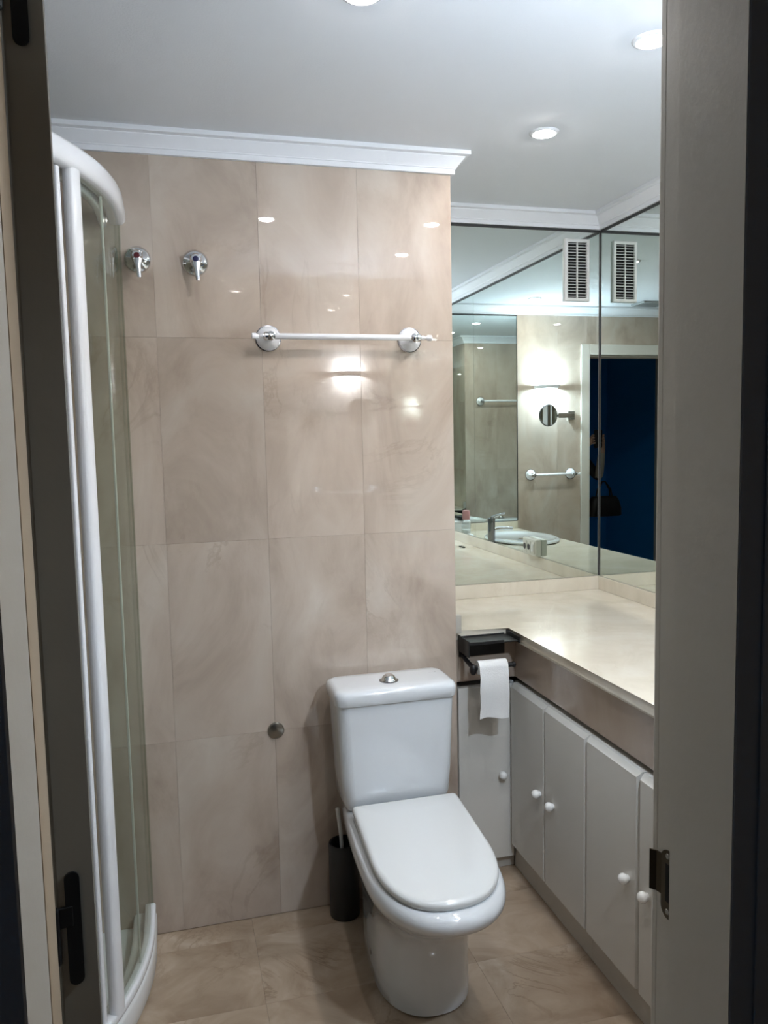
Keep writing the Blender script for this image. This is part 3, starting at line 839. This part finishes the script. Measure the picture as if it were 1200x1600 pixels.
bw = empty('storage_box', (1.580, .935, ZC), 'white rounded box with a lid at the end of the worktop', 'box')
obj('box_body', loft(B(), [rrect(1.580, .935, hx, hy, .02, z, 5) for z, hx, hy in ((ZC+.0005, .058, .070), (ZC+.006, .062, .074), (ZC+.075, .065, .078), (ZC+.078, .063, .076))]), 'tray_white', bw, smooth=45)
obj('box_lid', loft(B(), [rrect(1.580, .935, hx, hy, .02, z, 5) for z, hx, hy in ((ZC+.0785, .066, .079), (ZC+.088, .066, .079), (ZC+.094, .060, .073))]), 'tray_white', bw, smooth=45)
hb = empty('hairbrush', (1.575, .945, ZC+.095), 'black hairbrush lying on the white box', 'hairbrush')
obj('brush_head', sph(B(), (1.575, .975, ZC+.112), .05, (.55, 1.0, .32)), 'black_plastic', hb, smooth=60)
obj('brush_handle', tube(B(), [(1.575, .93, ZC+.112), (1.575, .89, ZC+.110), (1.575, .845, ZC+.108)], [.009, .011, .009]), 'black_plastic', hb, smooth=60)
obj('comb', loft(B(), [rrect(1.612, 1.545, hx, hy, .004, z, 4) for z, hx, hy in ((ZC+.0005, .008, .034), (ZC+.006, .008, .034))]), 'black_plastic', label='small black comb lying on the worktop behind the washbasin tap', cat='comb')
ts = empty('soap_dish', (1.60, 1.20, ZC), 'small white dish with folded tissue beside the soap bottle', 'dish')
obj('dish', lathe(B(), (1.60, 1.205, ZC), (0, 0, 1), [(.0005, .025), (.004, .032), (.014, .040), (.014, .037), (.007, .028), (.006, .001)], 24), 'ceramic', ts, smooth=45)
obj('tissue', sph(B(), (1.60, 1.205, ZC+.020), .022, (1.1, 1.3, .6), 12, 8), 'paper', ts, smooth=60)

# triple socket standing off the mirror
so = empty('power_socket', (XR, 2.335, ZMB+.01), 'cream three-gang power socket fixed low on the vanity mirror', 'socket')
obj('box', bx(XR-.030, XR-.0005, 2.262, 2.408, ZMB+.004, ZMB+.084, bev=.004), 'socket_plastic', so)
for k in range(3):
    yy = 2.335+(k-1)*.044
    p = obj('socket_face', bx(XR-.0335, XR-.0298, yy-.019, yy+.019, ZMB+.015, ZMB+.073, bev=.0015), 'socket_plastic', so)
    if k < 2:
        obj('socket_recess', lathe(B(), (XR-.0334, yy, ZMB+.044), (-1, 0, 0), [(0, .015), (.0006, .015)], 20), 'dark_strip', p)
    else:
        obj('switch_rocker', bx(XR-.037, XR-.033, yy-.012, yy+.012, ZMB+.026, ZMB+.062, bev=.0015), 'white_plastic', p)
obj('corner_clip', bx(XE+.0005, XE+.0215, YB+.006, YB+.030, ZC+.0005, ZC+.060, bev=.0015), 'beige_plastic', label='small grey-beige plastic clip on the worktop against the marble wall edge', cat='clip')

# ------------------------------------------------------------------ the photographer in the hallway, seen only in the mirrors
ph_ = empty('smartphone', (0, -.016, 1.39), 'black smartphone held up in the doorway', 'phone')
obj('case', loft(B(), [[Vector((p.x, -.012-.008*k, p.y)) for p in rrect(.004, 1.452, .037, .075, .010, 0, 5)] for k in (0, 1)]), 'black_plastic', ph_)
obj('camera_bump', lathe(B(), (-.016, -.0121, 1.508), (0, 1, 0), [(0, .007), (.0015, .0065), (.002, .004)], 16), 'dark_chrome', ph_)

def person():
    V, E, Rr = [], [], []
    def add(p, r, prev=None):
        V.append(Vector(p)); Rr.append(r)
        if prev is not None: E.append((prev, len(V)-1))
        return len(V)-1
    cx, cyy = .13, -.43
    pel = add((cx, cyy, .93), .125)
    w1 = add((cx, cyy, 1.06), .112, pel)
    ch = add((cx, cyy+.005, 1.22), .125, w1)
    up_ = add((cx, cyy, 1.345), .095, ch)
    nk = add((cx, cyy+.005, 1.425), .046, up_)
    hd = add((cx-.01, cyy+.03, 1.50), .070, nk)
    add((cx-.01, cyy+.03, 1.60), .078, hd)
    for s in (-1, 1):
        hip = add((cx+s*.085, cyy, .87), .090, pel)
        kn = add((cx+s*.09, cyy+.015, .48), .056, hip)
        an = add((cx+s*.09, cyy-.01, .085), .036, kn)
        add((cx+s*.10, cyy+.10, .030), .028, an)
    for s in (-1, 1):
        sh_ = add((cx+s*.165, cyy, 1.335), .055, up_)
        if s < 0: el_, wr_ = (-.130, -.235, 1.115), (-.070, -.075, 1.385)
        else: el_, wr_ = (.285, -.235, 1.115), (.085, -.075, 1.385)
        el = add(el_, .042, sh_)
        md = add((Vector(el_)+Vector(wr_))/2, .037, el)
        wr = add(wr_, .025, md)
        e = -1 if s < 0 else 1
        pc = Vector((.004+e*.052, -.040, 1.430))
        pm = add(pc, .021, wr)
        for k in range(4):       # fingers close round the back and far edge of the phone
            z = 1.410+.021*k
            f1 = add((.004+e*.050, -.024, z+.006), .0095, pm)
            f2 = add((.004+e*.046, -.004, z+.009), .0085, f1)
            f3 = add((.004+e*(.030+.003*k), -.0015, z+.010), .0075, f2)
        t1 = add((.004+e*.042, -.046, 1.448), .011, pm)
        t2 = add((.004+e*.028, -.036, 1.470), .0095, t1)
        add((.004+e*.014, -.032, 1.486), .008, t2)
    bm = bmesh.new()
    ly = bm.verts.layers.skin.verify()
    vs = [bm.verts.new(v) for v in V]
    for v, r in zip(vs, Rr): v[ly].radius = (r, r)
    vs[0][ly].use_root = True
    for a, b in E: bm.edges.new((vs[a], vs[b]))
    me = bpy.data.meshes.new('body_src'); bm.to_mesh(me); bm.free()
    o = bpy.data.objects.new('body_src', me); C.objects.link(o)
    o.modifiers.new('skin', 'SKIN'); sm = o.modifiers.new('sub', 'SUBSURF'); sm.levels = 2; sm.render_levels = 2
    dg = bpy.context.evaluated_depsgraph_get()
    m2 = bpy.data.meshes.new_from_object(o.evaluated_get(dg))
    bpy.data.objects.remove(o)
    root = empty('person', (cx, cyy, 0), 'person in dark clothes holding up a phone in the hallway, seen in the mirror', 'person')
    m2.materials.clear()
    for k in ('coat_cloth', 'skin', 'trouser_cloth', 'scarf_cloth', 'black_plastic'): m2.materials.append(MATS[k])
    for p in m2.polygons:
        c = p.center; p.use_smooth = True
        if c.z < .07: p.material_index = 4
        elif c.z < .90: p.material_index = 2
        elif c.y > -.088 and c.z > 1.33: p.material_index = 1
        elif c.z > 1.42 and c.y < -.25: p.material_index = 1
        elif c.y > -.225 and c.z > 1.12: p.material_index = 3
    m2.transform(Matrix.Translation((-cx, -cyy, 0)))
    b = bpy.data.objects.new('body', m2); C.objects.link(b); b.parent = root
    WO[b.name] = Vector((cx, cyy, 0))
    hc = Vector((cx-.01, cyy+.03, 1.575))
    bm = sph(B(), hc+Vector((0, -.022, .012)), .098, (.92, 1.0, 1.12), 24, 16)
    for v in bm.verts:
        d = v.co-hc
        if d.y > .045 and d.z < .065: v.co.y = hc.y+.045+(d.y-.045)*.1
        if d.z < -.02 and d.y < .02: v.co.z -= .10*min(1, (-.02-d.z)/.06)
    obj('hair', bm, 'hair', root, smooth=60)
    for s in (-1, 1):
        obj('eye', sph(B(), hc+Vector((s*.030, .070, .005)), .011, (1.2, .6, .7), 12, 8), 'white_plastic', root, smooth=60)
        obj('ear', sph(B(), hc+Vector((s*.078, .0, -.005)), .022, (.35, .7, 1.2), 12, 8), 'skin', root, smooth=60)
    obj('nose', sph(B(), hc+Vector((0, .080, -.020)), .014, (.8, 1.1, 1.5), 12, 8), 'skin', root, smooth=60)
    obj('mouth', sph(B(), hc+Vector((0, .070, -.056)), .018, (1.3, .5, .35), 12, 8), 'pink_plastic', root, smooth=60)
    scf = [Vector((cx+.095*math.cos(2*math.pi*k/20), cyy+.01+.085*math.sin(2*math.pi*k/20), 1.405+.012*math.sin(4*math.pi*k/20))) for k in range(20)]
    obj('scarf', tube(B(), scf+[scf[0]], [.030+.004*math.sin(k*1.7) for k in range(21)], 10), 'scarf_cloth', root, smooth=60)
person()
hbg = empty('handbag', (-.145, -.215, .76), 'black leather handbag hanging from the forearm, seen in the mirror', 'handbag')
bcx, bcy = -.170, -.215
bm = B()
loft(bm, [rrect(bcx, bcy, hx, hy, min(hx, hy)*.7, z, 5) for z, hx, hy in ((.790, .140, .045), (.798, .152, .055), (.86, .150, .058), (.92, .132, .050), (.955, .112, .036), (.960, .104, .028))])
obj('bag_body', bm, 'bag_leather', hbg, smooth=50)
for s in (-1, 1):
    pts = [Vector((bcx-.07, bcy+s*.022, .93)), Vector((bcx-.055, bcy+s*.012, 1.02)), Vector((bcx-.01, bcy, 1.085)), Vector((bcx+.02, bcy, 1.085)), Vector((bcx+.055, bcy+s*.012, 1.02)), Vector((bcx+.07, bcy+s*.022, .93))]
    obj('strap', tube(B(), pts, .007, 8), 'bag_leather', hbg, smooth=60)
